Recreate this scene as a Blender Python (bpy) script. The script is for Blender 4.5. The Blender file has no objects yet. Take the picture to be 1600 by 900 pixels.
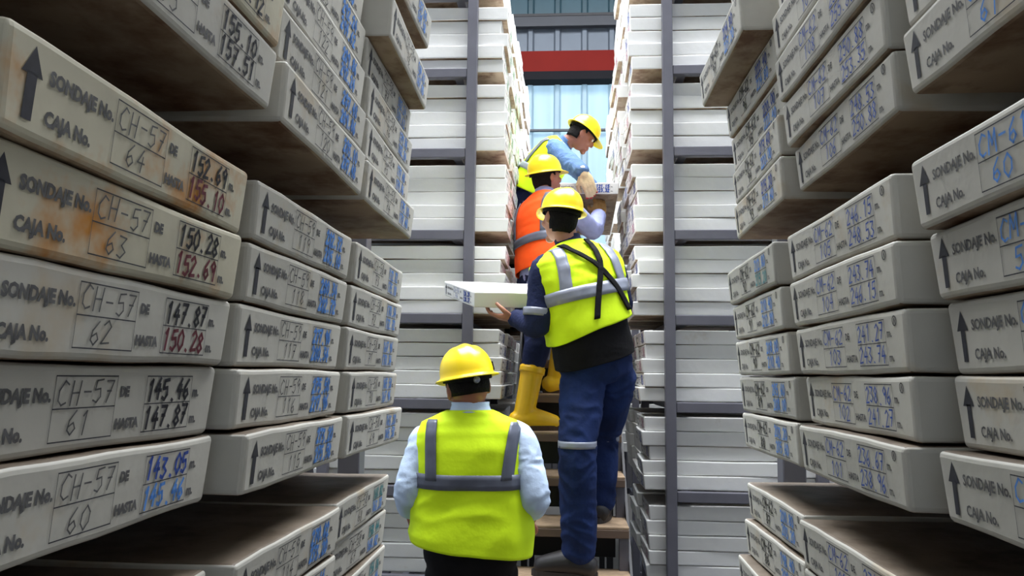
import bpy, bmesh, math, random
from mathutils import Vector, Matrix, noise

random.seed(11)
SC = bpy.context.scene
COL = SC.collection
PI = math.pi

# ------------------------------------------------------------------ camera
EYE = Vector((0, 0, 1.62)); FPX = 1250.0
YAW, PITCH, ROLL = math.radians(4.03), math.radians(6.35), math.radians(.7)
FW = Vector((-math.sin(YAW) * math.cos(PITCH), math.cos(YAW) * math.cos(PITCH), math.sin(PITCH)))
_R = Vector((math.cos(YAW), math.sin(YAW), 0)); _U = _R.cross(FW)
RT = _R * math.cos(ROLL) + _U * math.sin(ROLL); UP = _U * math.cos(ROLL) - _R * math.sin(ROLL)
cd = bpy.data.cameras.new('camera'); cam = bpy.data.objects.new('camera', cd); COL.objects.link(cam)
cd.sensor_width = 36; cd.lens = 36 * FPX / 1600; cd.clip_start = .02; cd.clip_end = 200
M = Matrix((RT, UP, -FW)).transposed().to_4x4(); M.translation = EYE
cam.matrix_world = M
SC.camera = cam

def at(px, py, Y):
    """the point at depth Y seen at a pixel of the 1600x900 photograph"""
    v = FW * FPX + RT * (px - 800) + UP * (450 - py)
    return EYE + v * (Y / v.y)

# ------------------------------------------------------------------ world, light, exposure
W = bpy.data.worlds.new('sky'); SC.world = W; W.use_nodes = True
bg = W.node_tree.nodes['Background']
bg.inputs[0].default_value = (.92, .955, 1, 1); bg.inputs[1].default_value = 17.5
SC.view_settings.view_transform = 'Standard'; SC.view_settings.look = 'None'
SC.view_settings.exposure = 0.35; SC.view_settings.gamma = 1; SC.view_settings.use_curve_mapping = False
def portal(name, loc, sx, sy, rot=(0, 0, 0)):
    l = bpy.data.lights.new(name, 'AREA'); l.shape = 'RECTANGLE'; l.size = sx; l.size_y = sy
    l.cycles.is_portal = True
    o = bpy.data.objects.new(name, l); o.location = loc; o.rotation_euler = rot; COL.objects.link(o); return o
ROOF = 8.6
SKY = (-3.8, 3.8, 1.7, 7.8)      # unseen open skylight bay, edges set to shape the light: x0 x1 y0 y1
portal('skylight_portal', ((SKY[0] + SKY[1]) / 2, (SKY[2] + SKY[3]) / 2, ROOF), SKY[1] - SKY[0], SKY[3] - SKY[2])

# ------------------------------------------------------------------ materials
def srgb(r, g, b):
    f = lambda c: (c / 255 / 12.92) if c / 255 <= .04045 else ((c / 255 + .055) / 1.055) ** 2.4
    return (f(r), f(g), f(b), 1)
def mat(name, col, rough=.6, metal=0, noise_amt=.08, nscale=8, bump=0, bscale=60, spec=.5, detail=4):
    m = bpy.data.materials.new(name); m.use_nodes = True
    nt = m.node_tree; n = nt.nodes; b = n['Principled BSDF']
    b.inputs['Roughness'].default_value = rough; b.inputs['Metallic'].default_value = metal
    b.inputs['Specular IOR Level'].default_value = spec
    tc = n.new('ShaderNodeTexCoord'); ns = n.new('ShaderNodeTexNoise')
    ns.inputs['Scale'].default_value = nscale; ns.inputs['Detail'].default_value = detail
    nt.links.new(tc.outputs['Object'], ns.inputs['Vector'])
    mr = n.new('ShaderNodeMapRange'); mr.inputs['From Min'].default_value = .3; mr.inputs['From Max'].default_value = .7
    mr.inputs['To Min'].default_value = 1 - noise_amt; mr.inputs['To Max'].default_value = 1 + noise_amt * .4
    nt.links.new(ns.outputs['Fac'], mr.inputs['Value'])
    mx = n.new('ShaderNodeMix'); mx.data_type = 'RGBA'; mx.blend_type = 'MULTIPLY'; mx.inputs[0].default_value = 1
    mx.inputs[6].default_value = col; nt.links.new(mr.outputs[0], mx.inputs[7])
    nt.links.new(mx.outputs[2], b.inputs['Base Color'])
    if bump:
        n2 = n.new('ShaderNodeTexNoise'); n2.inputs['Scale'].default_value = bscale; n2.inputs['Detail'].default_value = 3
        nt.links.new(tc.outputs['Object'], n2.inputs['Vector'])
        bp = n.new('ShaderNodeBump'); bp.inputs['Strength'].default_value = bump; bp.inputs['Distance'].default_value = .01
        nt.links.new(n2.outputs['Fac'], bp.inputs['Height']); nt.links.new(bp.outputs[0], b.inputs['Normal'])
    return m
def box_mat(name, col, stain_col, lo, hi, stain_scale=5, grime=.18):
    """painted board with blotchy stains whose place differs from box to box"""
    m = mat(name, col, .55, 0, grime, 6, .12, 25)
    nt = m.node_tree; n = nt.nodes; b = n['Principled BSDF']
    src = b.inputs['Base Color'].links[0].from_socket
    oi = n.new('ShaderNodeObjectInfo'); tc = n.new('ShaderNodeTexCoord')
    sc = n.new('ShaderNodeVectorMath'); sc.operation = 'SCALE'; sc.inputs['Scale'].default_value = 37
    cmb = n.new('ShaderNodeCombineXYZ'); nt.links.new(oi.outputs['Random'], cmb.inputs[0]); nt.links.new(oi.outputs['Random'], cmb.inputs[1])
    nt.links.new(cmb.outputs[0], sc.inputs[0])
    ad = n.new('ShaderNodeVectorMath'); nt.links.new(tc.outputs['Object'], ad.inputs[0]); nt.links.new(sc.outputs[0], ad.inputs[1])
    ns = n.new('ShaderNodeTexNoise'); ns.inputs['Scale'].default_value = stain_scale; ns.inputs['Detail'].default_value = 5
    ns.inputs['Roughness'].default_value = .65
    nt.links.new(ad.outputs[0], ns.inputs['Vector'])
    mr = n.new('ShaderNodeMapRange'); mr.inputs['From Min'].default_value = lo; mr.inputs['From Max'].default_value = hi
    nt.links.new(ns.outputs['Fac'], mr.inputs['Value'])
    mx = n.new('ShaderNodeMix'); mx.data_type = 'RGBA'; nt.links.new(mr.outputs[0], mx.inputs[0])
    nt.links.new(src, mx.inputs[6]); mx.inputs[7].default_value = stain_col
    # each box slightly lighter or darker
    m2 = n.new('ShaderNodeMapRange'); m2.inputs['To Min'].default_value = .86; m2.inputs['To Max'].default_value = 1.04
    nt.links.new(oi.outputs['Random'], m2.inputs['Value'])
    mm = n.new('ShaderNodeMix'); mm.data_type = 'RGBA'; mm.blend_type = 'MULTIPLY'; mm.inputs[0].default_value = 1
    nt.links.new(mx.outputs[2], mm.inputs[6]); nt.links.new(m2.outputs[0], mm.inputs[7])
    nt.links.new(mm.outputs[2], b.inputs['Base Color'])
    return m
BOXW = box_mat('shaded_white_board', srgb(203, 200, 190), srgb(186, 160, 116), .58, .80)  # near boxes: grime, plus the near aisle's dimness put into the base colour
BOXS = box_mat('rust_stained_board', srgb(200, 194, 172), srgb(186, 124, 44), .50, .66, 7, .25)
BOXF = box_mat('lit_white_board', srgb(242, 241, 238), srgb(214, 204, 186), .66, .85, 5, .06)  # lighter copy of the same board, for the brightly lit rear boxes
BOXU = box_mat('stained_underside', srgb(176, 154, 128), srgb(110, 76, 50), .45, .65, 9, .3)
BOXT = box_mat('dusty_shaded_lid', srgb(124, 110, 94), srgb(92, 78, 62), .45, .62, 12, .3)  # lid dust, with the shade on the lids mixed into the colour
INK = mat('printed_ink', srgb(52, 52, 60), .7, 0, .3, 90)
INKG = mat('faded_ink', srgb(96, 95, 96), .7, 0, .4, 90)
PENB = mat('blue_marker', srgb(48, 84, 178), .5, 0, .35, 60)
PENL = mat('bright_blue_marker', srgb(88, 150, 232), .5, 0, .35, 60)
PENK = mat('black_marker', srgb(34, 32, 42), .5, 0, .3, 60)
PENR = mat('dark_red_marker', srgb(110, 36, 52), .5, 0, .3, 60)
PENG = mat('green_marker', srgb(92, 160, 96), .5, 0, .3, 60)
PENT = mat('teal_marker', srgb(70, 150, 160), .5, 0, .3, 60)
PENP = mat('pink_marker', srgb(190, 120, 150), .5, 0, .3, 60)
STEEL = mat('grey_painted_steel', srgb(98, 97, 106), .45, .1, .12, 9)
STEELD = mat('dark_steel', srgb(38, 37, 40), .5, .2, .2, 9)
TREAD = mat('worn_tread', srgb(172, 146, 118), .75, 0, .35, 14, .2, 60)
SKIN = mat('skin', srgb(176, 122, 98), .5, 0, .06, 12)
SKIND = mat('tanned_skin', srgb(150, 92, 74), .5, 0, .06, 12)
HAIR = mat('black_hair', srgb(20, 17, 17), .8, 0, .3, 40, .6, 90, .15)
LIME = mat('lime_fabric', (.70, .96, .015, 1), .7, 0, .05, 5, .35, 16, .2)
ORANGE = mat('orange_fabric', (1.0, .105, .012, 1), .7, 0, .06, 6, .3, 18, .2)
REFL = mat('reflective_tape', srgb(138, 142, 156), .35, .15, .12, 22)
REFLD = mat('dark_grey_tape', srgb(92, 96, 110), .4, .1, .15, 22)
HATM = mat('yellow_plastic', (.98, .72, .012, 1), .28, 0, .02, 5)
BOOTM = mat('yellow_rubber', (.95, .56, .012, 1), .35, 0, .1, 9)
SOLE = mat('dark_sole', srgb(70, 48, 30), .7)
SHIRTB = mat('pale_blue_cotton', srgb(190, 208, 232), .8, 0, .1, 14, .45, 22, .2)
SHIRTL = mat('lavender_cotton', srgb(166, 174, 220), .8, 0, .1, 14, .3, 70, .2)
DENIM = mat('light_denim', srgb(88, 118, 162), .8, 0, .22, 16, .4, 120, .2)
NAVY = mat('navy_cotton', srgb(30, 38, 72), .8, 0, .2, 14, .3, 70, .2)
JEANS = mat('blue_jeans', srgb(27, 44, 88), .85, 0, .5, 7, .5, 24, .2)
BLACKC = mat('black_cotton', srgb(17, 16, 19), .85, 0, .2, 14, .2, 70, .2)
SHOEM = mat('dark_leather', srgb(34, 31, 33), .5, 0, .2, 14)
GLOVE = mat('cream_glove', srgb(240, 216, 172), .8, 0, .12, 30, .4, 150, .2)
GLOVET = mat('tan_glove', srgb(178, 142, 92), .8, 0, .2, 30, .4, 150, .2)
GRED = mat('red_fingertip', srgb(206, 74, 60), .7, 0, .1, 30)
WHITEP = mat('white_eye', srgb(225, 220, 214), .3)
CONC = mat('concrete', srgb(62, 60, 58), .85, 0, .25, 2, .1, 20)
SHEETD = mat('grey_sheet', srgb(100, 108, 118), .6, .1, .1, 2)
WALLM = mat('side_sheet', srgb(150, 156, 162), .7, 0, .1, 2)
BLACKS = mat('black_steel', srgb(16, 15, 20), .8, .0, .1, 3, spec=.2)
STEEL2 = mat('girt_steel', srgb(56, 58, 64), .6, .0, .1, 3)
REDB = mat('red_oxide_steel', srgb(104, 24, 18), .85, 0, .1, 3, spec=.2)
def translucent(name, col, tr=.8):
    m = bpy.data.materials.new(name); m.use_nodes = True; nt = m.node_tree; n = nt.nodes
    out = n['Material Output']; b = n['Principled BSDF']; b.inputs['Base Color'].default_value = col; b.inputs['Roughness'].default_value = .4
    tc = n.new('ShaderNodeTexCoord'); mp = n.new('ShaderNodeMapping'); mp.inputs['Scale'].default_value = (6, 6, .4)
    ns = n.new('ShaderNodeTexNoise'); ns.inputs['Scale'].default_value = 1.5
    nt.links.new(tc.outputs['Object'], mp.inputs[0]); nt.links.new(mp.outputs[0], ns.inputs['Vector'])
    mr = n.new('ShaderNodeMapRange'); mr.inputs['To Min'].default_value = .75; mr.inputs['To Max'].default_value = 1.1
    nt.links.new(ns.outputs['Fac'], mr.inputs['Value'])
    mx = n.new('ShaderNodeMix'); mx.data_type = 'RGBA'; mx.blend_type = 'MULTIPLY'; mx.inputs[0].default_value = 1
    mx.inputs[6].default_value = col; nt.links.new(mr.outputs[0], mx.inputs[7])
    t = n.new('ShaderNodeBsdfTranslucent'); nt.links.new(mx.outputs[2], t.inputs[0])
    ms = n.new('ShaderNodeMixShader'); ms.inputs[0].default_value = tr
    nt.links.new(b.outputs[0], ms.inputs[1]); nt.links.new(t.outputs[0], ms.inputs[2]); nt.links.new(ms.outputs[0], out.inputs[0])
    return m
FROST = translucent('frosted_sheet', (.25, .31, .345, 1), .6)
FROSTB = translucent('blue_frosted_sheet', (.07, .115, .135, 1), .45)

# ------------------------------------------------------------------ object helpers
def link(name, me, mats, parent=None, smooth=False):
    if isinstance(me, bmesh.types.BMesh):
        bm = me; me = bpy.data.meshes.new(name); bm.normal_update(); bm.to_mesh(me); bm.free()
    for m in (mats if isinstance(mats, (list, tuple)) else [mats]): me.materials.append(m)
    if smooth:
        for p in me.polygons: p.use_smooth = True
    o = bpy.data.objects.new(name, me); COL.objects.link(o)
    if parent is not None: o.parent = parent
    return o
def tag(o, label=None, cat=None, group=None, kind=None):
    if label: o['label'] = label
    if cat: o['category'] = cat
    if group: o['group'] = group
    if kind: o['kind'] = kind
    return o
def empty(name, loc=(0, 0, 0), rz=0):
    o = bpy.data.objects.new(name, None); o.location = loc; o.rotation_euler.z = rz; o.empty_display_size = .1
    COL.objects.link(o); return o
def addbox(bm, x0, x1, y0, y1, z0, z1, bev=0):
    r = bmesh.ops.create_cube(bm, size=1)
    for v in r['verts']:
        v.co = Vector(((x0 + x1) / 2 + v.co.x * (x1 - x0), (y0 + y1) / 2 + v.co.y * (y1 - y0), (z0 + z1) / 2 + v.co.z * (z1 - z0)))
    if bev:
        es = list({e for v in r['verts'] for e in v.link_edges})
        bmesh.ops.bevel(bm, geom=es, offset=bev, segments=2, affect='EDGES', profile=.5)
    return bm
def boxbm(*a, **k): return addbox(bmesh.new(), *a, **k)

# ------------------------------------------------------------------ core boxes
BW, BL, BH = .425, 1.0, .077
TAPER = .006
def front_y(z): return TAPER * (1 - z / BH) - .0007
def box_bm(seed, segs=10, bow=.0016):
    bm = bmesh.new(); rnd = random.Random(seed)
    bmesh.ops.create_cube(bm, size=1)
    for v in bm.verts: v.co = Vector((v.co.x * BW, (v.co.y + .5) * BL, (v.co.z + .5) * BH))
    bmesh.ops.bevel(bm, geom=list(bm.edges), offset=.0065, segments=3, affect='EDGES', profile=.5)
    if segs:
        for ax, lo, hi, ns in ((0, -BW / 2, BW / 2, segs), (1, 0, BL, segs)):
            for k in range(1, ns):
                co = Vector((0, 0, 0)); no = Vector((0, 0, 0)); co[ax] = lo + (hi - lo) * k / ns; no[ax] = 1
                bmesh.ops.bisect_plane(bm, geom=bm.verts[:] + bm.edges[:] + bm.faces[:], plane_co=co, plane_no=no)
    a, p, q = bow * rnd.uniform(.5, 1), rnd.uniform(0, 6), rnd.uniform(0, 6)
    for v in bm.verts:
        k = 1 - v.co.z / BH
        v.co.x -= math.copysign(TAPER * k, v.co.x) if abs(v.co.x) > BW / 2 - .01 else 0
        if v.co.y < .01: v.co.y += TAPER * k
        elif v.co.y > BL - .01: v.co.y -= TAPER * k
        if segs:
            e = min(1, min(v.co.z, BH - v.co.z) / .02)
            dz = a * math.sin(v.co.x * 17 + p) * .6 + a * math.sin(v.co.y * 11 + q) * .6
            v.co.z += -abs(dz) if v.co.z > BH / 2 else abs(dz)
    for f in bm.faces:
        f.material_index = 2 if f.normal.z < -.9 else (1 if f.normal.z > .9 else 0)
        f.smooth = False
    for f in bm.faces:
        if abs(f.normal.x) < .9 and abs(f.normal.y) < .9 and abs(f.normal.z) < .9: f.smooth = True
    return bm
def text_mesh(bm, s, size, x, z, mi=0, xs=1.0, bold=0):
    cu = bpy.data.curves.new('t', 'FONT'); cu.body = s; cu.size = size; cu.resolution_u = 2; cu.offset = bold
    o = bpy.data.objects.new('t', cu); COL.objects.link(o)
    dg = bpy.context.evaluated_depsgraph_get(); me = o.evaluated_get(dg).to_mesh()
    vs = [bm.verts.new((x + v.co.x * xs, front_y(z + v.co.y), z + v.co.y)) for v in me.vertices]
    for p in me.polygons:
        try:
            f = bm.faces.new([vs[i] for i in p.vertices]); f.material_index = mi
        except ValueError: pass
    o.evaluated_get(dg).to_mesh_clear(); bpy.data.objects.remove(o); bpy.data.curves.remove(cu)
def rib(bm, pts, w, mi=0, dy=0):
    for (x0, z0), (x1, z1) in zip(pts, pts[1:]):
        d = Vector((x1 - x0, z1 - z0)); L = d.length
        if L < 1e-6: continue
        d /= L; n = Vector((-d.y, d.x)) * w / 2; e = d * w * .4
        q = [(x0 - e.x + n.x, z0 - e.y + n.y), (x0 - e.x - n.x, z0 - e.y - n.y), (x1 + e.x - n.x, z1 + e.y - n.y), (x1 + e.x + n.x, z1 + e.y + n.y)]
        f = bm.faces.new([bm.verts.new((a, front_y(b) + dy, b)) for a, b in q]); f.material_index = mi
GL = {'0': [[(.5, 1), (.1, .7), (.1, .3), (.5, 0), (.9, .3), (.9, .7), (.5, 1)]], '1': [[(.3, .8), (.55, 1), (.5, 0)]],
      '2': [[(.1, .8), (.5, 1), (.85, .75), (.1, 0), (.9, .05)]], '3': [[(.1, .95), (.8, .9), (.4, .55), (.9, .3), (.5, 0), (.1, .1)]],
      '4': [[(.6, 1), (.1, .4), (.9, .42)], [(.65, .7), (.6, 0)]], '5': [[(.85, 1), (.2, .95), (.15, .55), (.7, .6), (.85, .25), (.5, 0), (.1, .1)]],
      '6': [[(.7, 1), (.2, .6), (.15, .2), (.5, 0), (.85, .25), (.6, .5), (.2, .35)]], '7': [[(.1, .95), (.9, .95), (.4, 0)], [(.3, .5), (.75, .5)]],
      '8': [[(.5, .5), (.15, .75), (.5, 1), (.85, .75), (.5, .5), (.1, .22), (.5, 0), (.9, .22), (.5, .5)]],
      '9': [[(.8, .7), (.5, .5), (.15, .75), (.5, 1), (.85, .8), (.75, 0)]], '.': [[(.4, .05), (.55, .0)]], '-': [[(.15, .5), (.85, .5)]],
      'C': [[(.9, .85), (.5, 1), (.1, .6), (.15, .2), (.5, 0), (.9, .1)]], 'H': [[(.1, 1), (.12, 0)], [(.85, 1), (.8, 0)], [(.1, .5), (.85, .52)]],
      'M': [[(.05, 0), (.15, 1), (.5, .35), (.85, 1), (.95, 0)]], ' ': []}
def scrawl(bm, s, x0, x1, z0, z1, w, mi=0, seed=0):
    rnd = random.Random(seed); n = len(s); cw = (x1 - x0) / n
    for i, ch in enumerate(s):
        jx, jz = rnd.uniform(-.06, .06) * cw, rnd.uniform(-.08, .08) * (z1 - z0)
        for st in GL.get(ch, []):
            rib(bm, [(x0 + cw * i + jx + cw * .84 * (a + .18 * (b - .5)), z0 + jz + (z1 - z0) * b) for a, b in st], w, mi, -.0004)
X = lambda u: (u - .5) * BW
def print_bm(ring=False, bold=0):
    bm = bmesh.new()
    h = BH
    # arrow
    ax = X(.073); 
    def poly(pts):
        bm.faces.new([bm.verts.new((a, front_y(b), b)) for a, b in pts])
    aw = .0042 + bold * 3; poly([(ax - aw, .013), (ax + aw, .013), (ax + aw, .047), (ax - aw, .047)])
    poly([(ax - .0115, .045), (ax + .0115, .045), (ax, .066)])
    text_mesh(bm, 'SONDAJE No.', .0150, X(.118), .045, 1, .93, .0004 + bold)
    text_mesh(bm, 'CAJA No.', .0150, X(.118), .0155, 1, .93, .0004 + bold)
    text_mesh(bm, 'DE', .0125, X(.545), .047, 1, .95, .0004 + bold)
    text_mesh(bm, 'HASTA', .0125, X(.540), .0175, 1, .98, .0004 + bold)
    text_mesh(bm, 'm.', .0145, X(.872), .044, 1, 1, .0003 + bold)
    text_mesh(bm, 'm.', .0145, X(.872), .0155, 1, 1, .0003 + bold)
    for a, b in ((.325, .53), (.648, .862)):
        for z in (.0115, .0385, .0655): rib(bm, [(X(a), z), (X(b), z)], .0011)
        for x in (a, b): rib(bm, [(X(x), .0115), (X(x), .0655)], .0007, 1)
    if ring:
        c = [(X(.932) + .0055 * math.cos(t * PI / 6), .062 + .0055 * math.sin(t * PI / 6)) for t in range(13)]
        rib(bm, c, .0015, 1); rib(bm, [(X(.932) - .002, .059), (X(.932), .065), (X(.932) + .0022, .059)], .0014, 1)
    return bm
def mesh_of(bm, mats, name):
    me = bpy.data.meshes.new(name); bm.normal_update(); bm.to_mesh(me); bm.free()
    for m in mats: me.materials.append(m)
    return me
PRINT_L = mesh_of(print_bm(False, .0004), [INK, INKG], 'printed_label')
PRINT_R = mesh_of(print_bm(True, 0), [INK, INKG], 'printed_label')
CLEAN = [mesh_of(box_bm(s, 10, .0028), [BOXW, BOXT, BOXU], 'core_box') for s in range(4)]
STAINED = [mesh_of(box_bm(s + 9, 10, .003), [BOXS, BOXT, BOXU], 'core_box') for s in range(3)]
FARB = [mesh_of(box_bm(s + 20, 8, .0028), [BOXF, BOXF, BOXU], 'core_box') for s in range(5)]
def far_marked(pen, seed):
    """a far box with its end print and handwriting in one mesh"""
    bm = box_bm(seed, 8, .0028); b2 = print_bm()
    t = bpy.data.meshes.new('t'); 
    for f in b2.faces: f.material_index = 3
    scrawl(b2, 'CH-5%d' % (seed % 9), X(.34), X(.52), .042, .062, .0018, 4, seed)
    scrawl(b2, '%d' % (70 + seed), X(.38), X(.48), .015, .035, .0018, 4, seed)
    scrawl(b2, '1%d.%d' % (20 + seed, 14 + seed), X(.655), X(.855), .042, .062, .0060, 4, seed)
    scrawl(b2, '1%d.%d' % (22 + seed, 31 + seed), X(.655), X(.855), .015, .035, .0060, 4, seed + 1)
    b2.to_mesh(t); b2.free(); bm.from_mesh(t); bpy.data.meshes.remove(t)
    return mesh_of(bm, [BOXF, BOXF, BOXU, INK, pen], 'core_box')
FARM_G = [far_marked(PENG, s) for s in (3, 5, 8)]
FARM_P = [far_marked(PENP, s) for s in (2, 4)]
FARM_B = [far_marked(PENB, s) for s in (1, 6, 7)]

def put_box(mesh, sgn, xf, yc, z, yaw=0):
    """label end at |x| = xf facing the aisle; sgn -1 left rack, +1 right rack"""
    o = bpy.data.objects.new('core_box', mesh); COL.objects.link(o)
    o.location = (sgn * xf, yc, z); o.rotation_euler.z = -sgn * PI / 2 + yaw
    return o
def mark(o, sgn, code, num, d1, d2, seed, w1=.0016, w2=.0022, pens=(PENB, PENB, PENB)):
    p = bpy.data.objects.new('printed_label', PRINT_L if sgn < 0 else PRINT_R); COL.objects.link(p); p.parent = o
    for name, tx, x0, x1, z0, w, pen in (('code_writing', code, X(.335), X(.525), .0425, w1, pens[0]), ('number_writing', num, X(.375), X(.375 + .04 * len(num)), .0150, w1, pens[0]),
                                         ('depth_writing', d1, X(.655), X(.858), .0420, w2, pens[1]), ('depth_writing', d2, X(.655), X(.858), .0150, w2, pens[2])):
        bm = bmesh.new(); seed += 1; scrawl(bm, tx, x0, x1, z0, z0 + .020, w, 0, seed); link(name, bm, pen, o)
    return o

# ------------------------------------------------------------------ setting
def struct(name, bm, m): return tag(link(name, bm, m), kind='structure')
struct('floor', boxbm(-6, 6, -4, 12.3, -.1, 0), CONC)
struct('wall_left', boxbm(-6.1, -6, -4, 12.3, 0, ROOF), WALLM)
struct('wall_right', boxbm(6, 6.1, -4, 12.3, 0, ROOF), WALLM)
struct('wall_front', boxbm(-6, 6, -4.1, -4, 0, ROOF), WALLM)
bm = bmesh.new()
xs = [-6.1, SKY[0], SKY[1], 6.1]
addbox(bm, -6.1, SKY[0], -4.1, 12.4, ROOF, ROOF + .1); addbox(bm, SKY[1], 6.1, -4.1, 12.4, ROOF, ROOF + .1)
addbox(bm, SKY[0], SKY[1], SKY[3], 12.4, ROOF, ROOF + .1)
addbox(bm, SKY[0], SKY[1], -4.1, SKY[2], ROOF, ROOF + .1)
struct('ceiling', bm, SHEETD)
YB = 12.0
zz = lambda py: at(885, py, YB).z
def ribbed(x0, x1, z0, z1, y, pitch=.42):
    """trapezoid profiled sheet with real thickness"""
    bm = bmesh.new(); prof = []; x = x0
    while x < x1:
        for dx, dy in ((0, 0), (pitch * .72, 0), (pitch * .78, -.05), (pitch * .93, -.05)): prof.append((min(x + dx, x1), y + dy))
        x += pitch
    rows = []
    for th in (0, .008):
        rows.append([(bm.verts.new((a, b + th, z0)), bm.verts.new((a, b + th, z1))) for a, b in prof])
    for r in rows:
        for p, q in zip(r, r[1:]): bm.faces.new((p[0], q[0], q[1], p[1]))
    return bm
z_low0, z_low1 = 0, zz(134)
struct('wall_back', ribbed(-6, 6, zz(400), zz(110), YB), FROST)
struct('trim_9', ribbed(-6, 6, 0, zz(400), YB), STEELD)  # lower wall coloured dark to stand in for shade behind the stairs
struct('trim_1', boxbm(-6, 6, YB - .28, YB - .02, zz(134), zz(121.5)), BLACKS)
struct('trim_2', boxbm(-6, 6, YB - .22, YB - .04, zz(121), zz(88)), REDB)
struct('trim_3', ribbed(-6, 6, zz(109.9), zz(30), YB), SHEETD)
struct('trim_4', boxbm(-6, 6, YB - .16, YB - .06, zz(47), zz(32)), STEEL2)
struct('trim_5', boxbm(-6, 6, YB - .17, YB - .06, zz(32), zz(28)), STEELD)
struct('trim_6', ribbed(-6, 6, zz(29.9), ROOF, YB), FROSTB)
struct('trim_7', boxbm(-6, 6, YB - .12, YB - .06, zz(208), zz(205)), STEEL2)
struct('trim_8', boxbm(-6, 6, YB - .12, YB - .06, zz(330), zz(324)), STEEL2)

# ------------------------------------------------------------------ racks
def rack(sgn, y0, y1, tops, h, zbars, label, post_ys, bh=.055):
    r = empty('storage_rack', (sgn * .95, (y0 + y1) / 2, 0))
    def pt(name, x0, x1, ya, yb, z0, z1, m=STEEL):
        a, b = sorted((sgn * x0, sgn * x1)); bm = boxbm(a, b, ya, yb, z0, z1, bev=.004)
        bmesh.ops.translate(bm, verts=bm.verts[:], vec=-r.location); return link(name, bm, m, r)
    for py in post_ys:
        for px in (.52, 1.30): pt('post', px, px + .056, py, py + .056, 0, h)
    for t in tops:
        for py in (post_ys[0], post_ys[-1]): pt('shelf_beam', .577, 1.30, py + .004, py + .05, t - bh, t - .0005)
        for px in (.60, 1.22): pt('support_rail', px, px + .05, y0 + .05, y1 - .05, t - bh, t - .0005)
    tag(r, label, 'rack'); return r
NT = [1.017 + .457 * k for k in range(7)]          # shelf tops, near racks
FT = [.5675 + .465 * k for k in range(8)]          # shelf tops, rear racks
rack(-1, -.1, 2.05, [.10, .56] + NT, 4.3, None, 'grey steel rack under the marked boxes left of the camera', (-.05, 2.01))
rack(1, -.1, 2.05, [.10, .56] + NT, 4.3, None, 'grey steel rack under the marked boxes right of the camera', (-.05, 2.01))
YF = 4.38
rack(-1, YF - .06, 7.65, [.1] + FT, 4.35, None, 'grey steel rack with upright left of the stairs, holding plain white boxes', (YF - .05, 6.0, 7.62))
rack(1, YF - .06, 5.80, [.1] + FT, 4.35, None, 'grey steel rack with upright right of the stairs, holding plain white boxes', (YF - .05, 5.76))
rack(1, 6.55, 8.00, [.1] + FT, 4.35, None, 'small distant grey rack of white boxes beyond the worker with the cream glove', (6.56, 7.95))

# ------------------------------------------------------------------ near boxes
ORD = ['lowest', 'second', 'third', 'fourth', 'topmost']
CY = [.675, 1.135, 1.595]        # column centres in Y (nearest, middle, farthest)
LV = ['lower', 'middle', 'upper', 'highest']
# label-end distance from the aisle centre, read off the photograph: [column][level][tier]
XL = [[[.40, .405, .40, .405, .400], [.403, .410, .395, .386, .377], [.353, .345, .36, .37, .38]],
      [[.385, .38, .39, .385, .380], [.379, .388, .390, .3825, .376], [.352, .3575, .36, .363, .37]],
      [[.39, .395, .40, .405, .395], [.376, .382, .384, .380, .376], [.357, .365, .362, .368, .362], [.330, .36, .37, .38, .37]]]
XR = [[[.385, .38, .39, .385, .385], [.392, .405, .405, .392, .375], [.372, .372, .38, .38, .38]],
      [[.39, .385, .385, .38, .372], [.372, .384, .374, .366, .366], [.378, .364, .352, .350, .358]],
      [[.365, .36, .365, .385, .388], [.382, .378, .370, .362, .352], [.368, .366, .372, .36, .300], [.365, .37, .38, .38, .37]]]
YWL = [[0, 0, -.5, 1, .5], [1, -1, 0, 0, -2], [-1, 1, 0, 1, 0]]
near_boxes = 0
rb = random.Random(4)
NEARCOL = ['nearest', 'middle', 'farthest']
depthR = [234.35, 236.67, 238.96, 241.27, 243.74, 246.15, 248.53, 250.88, 253.35, 255.80, 258.12, 260.55]
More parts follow.
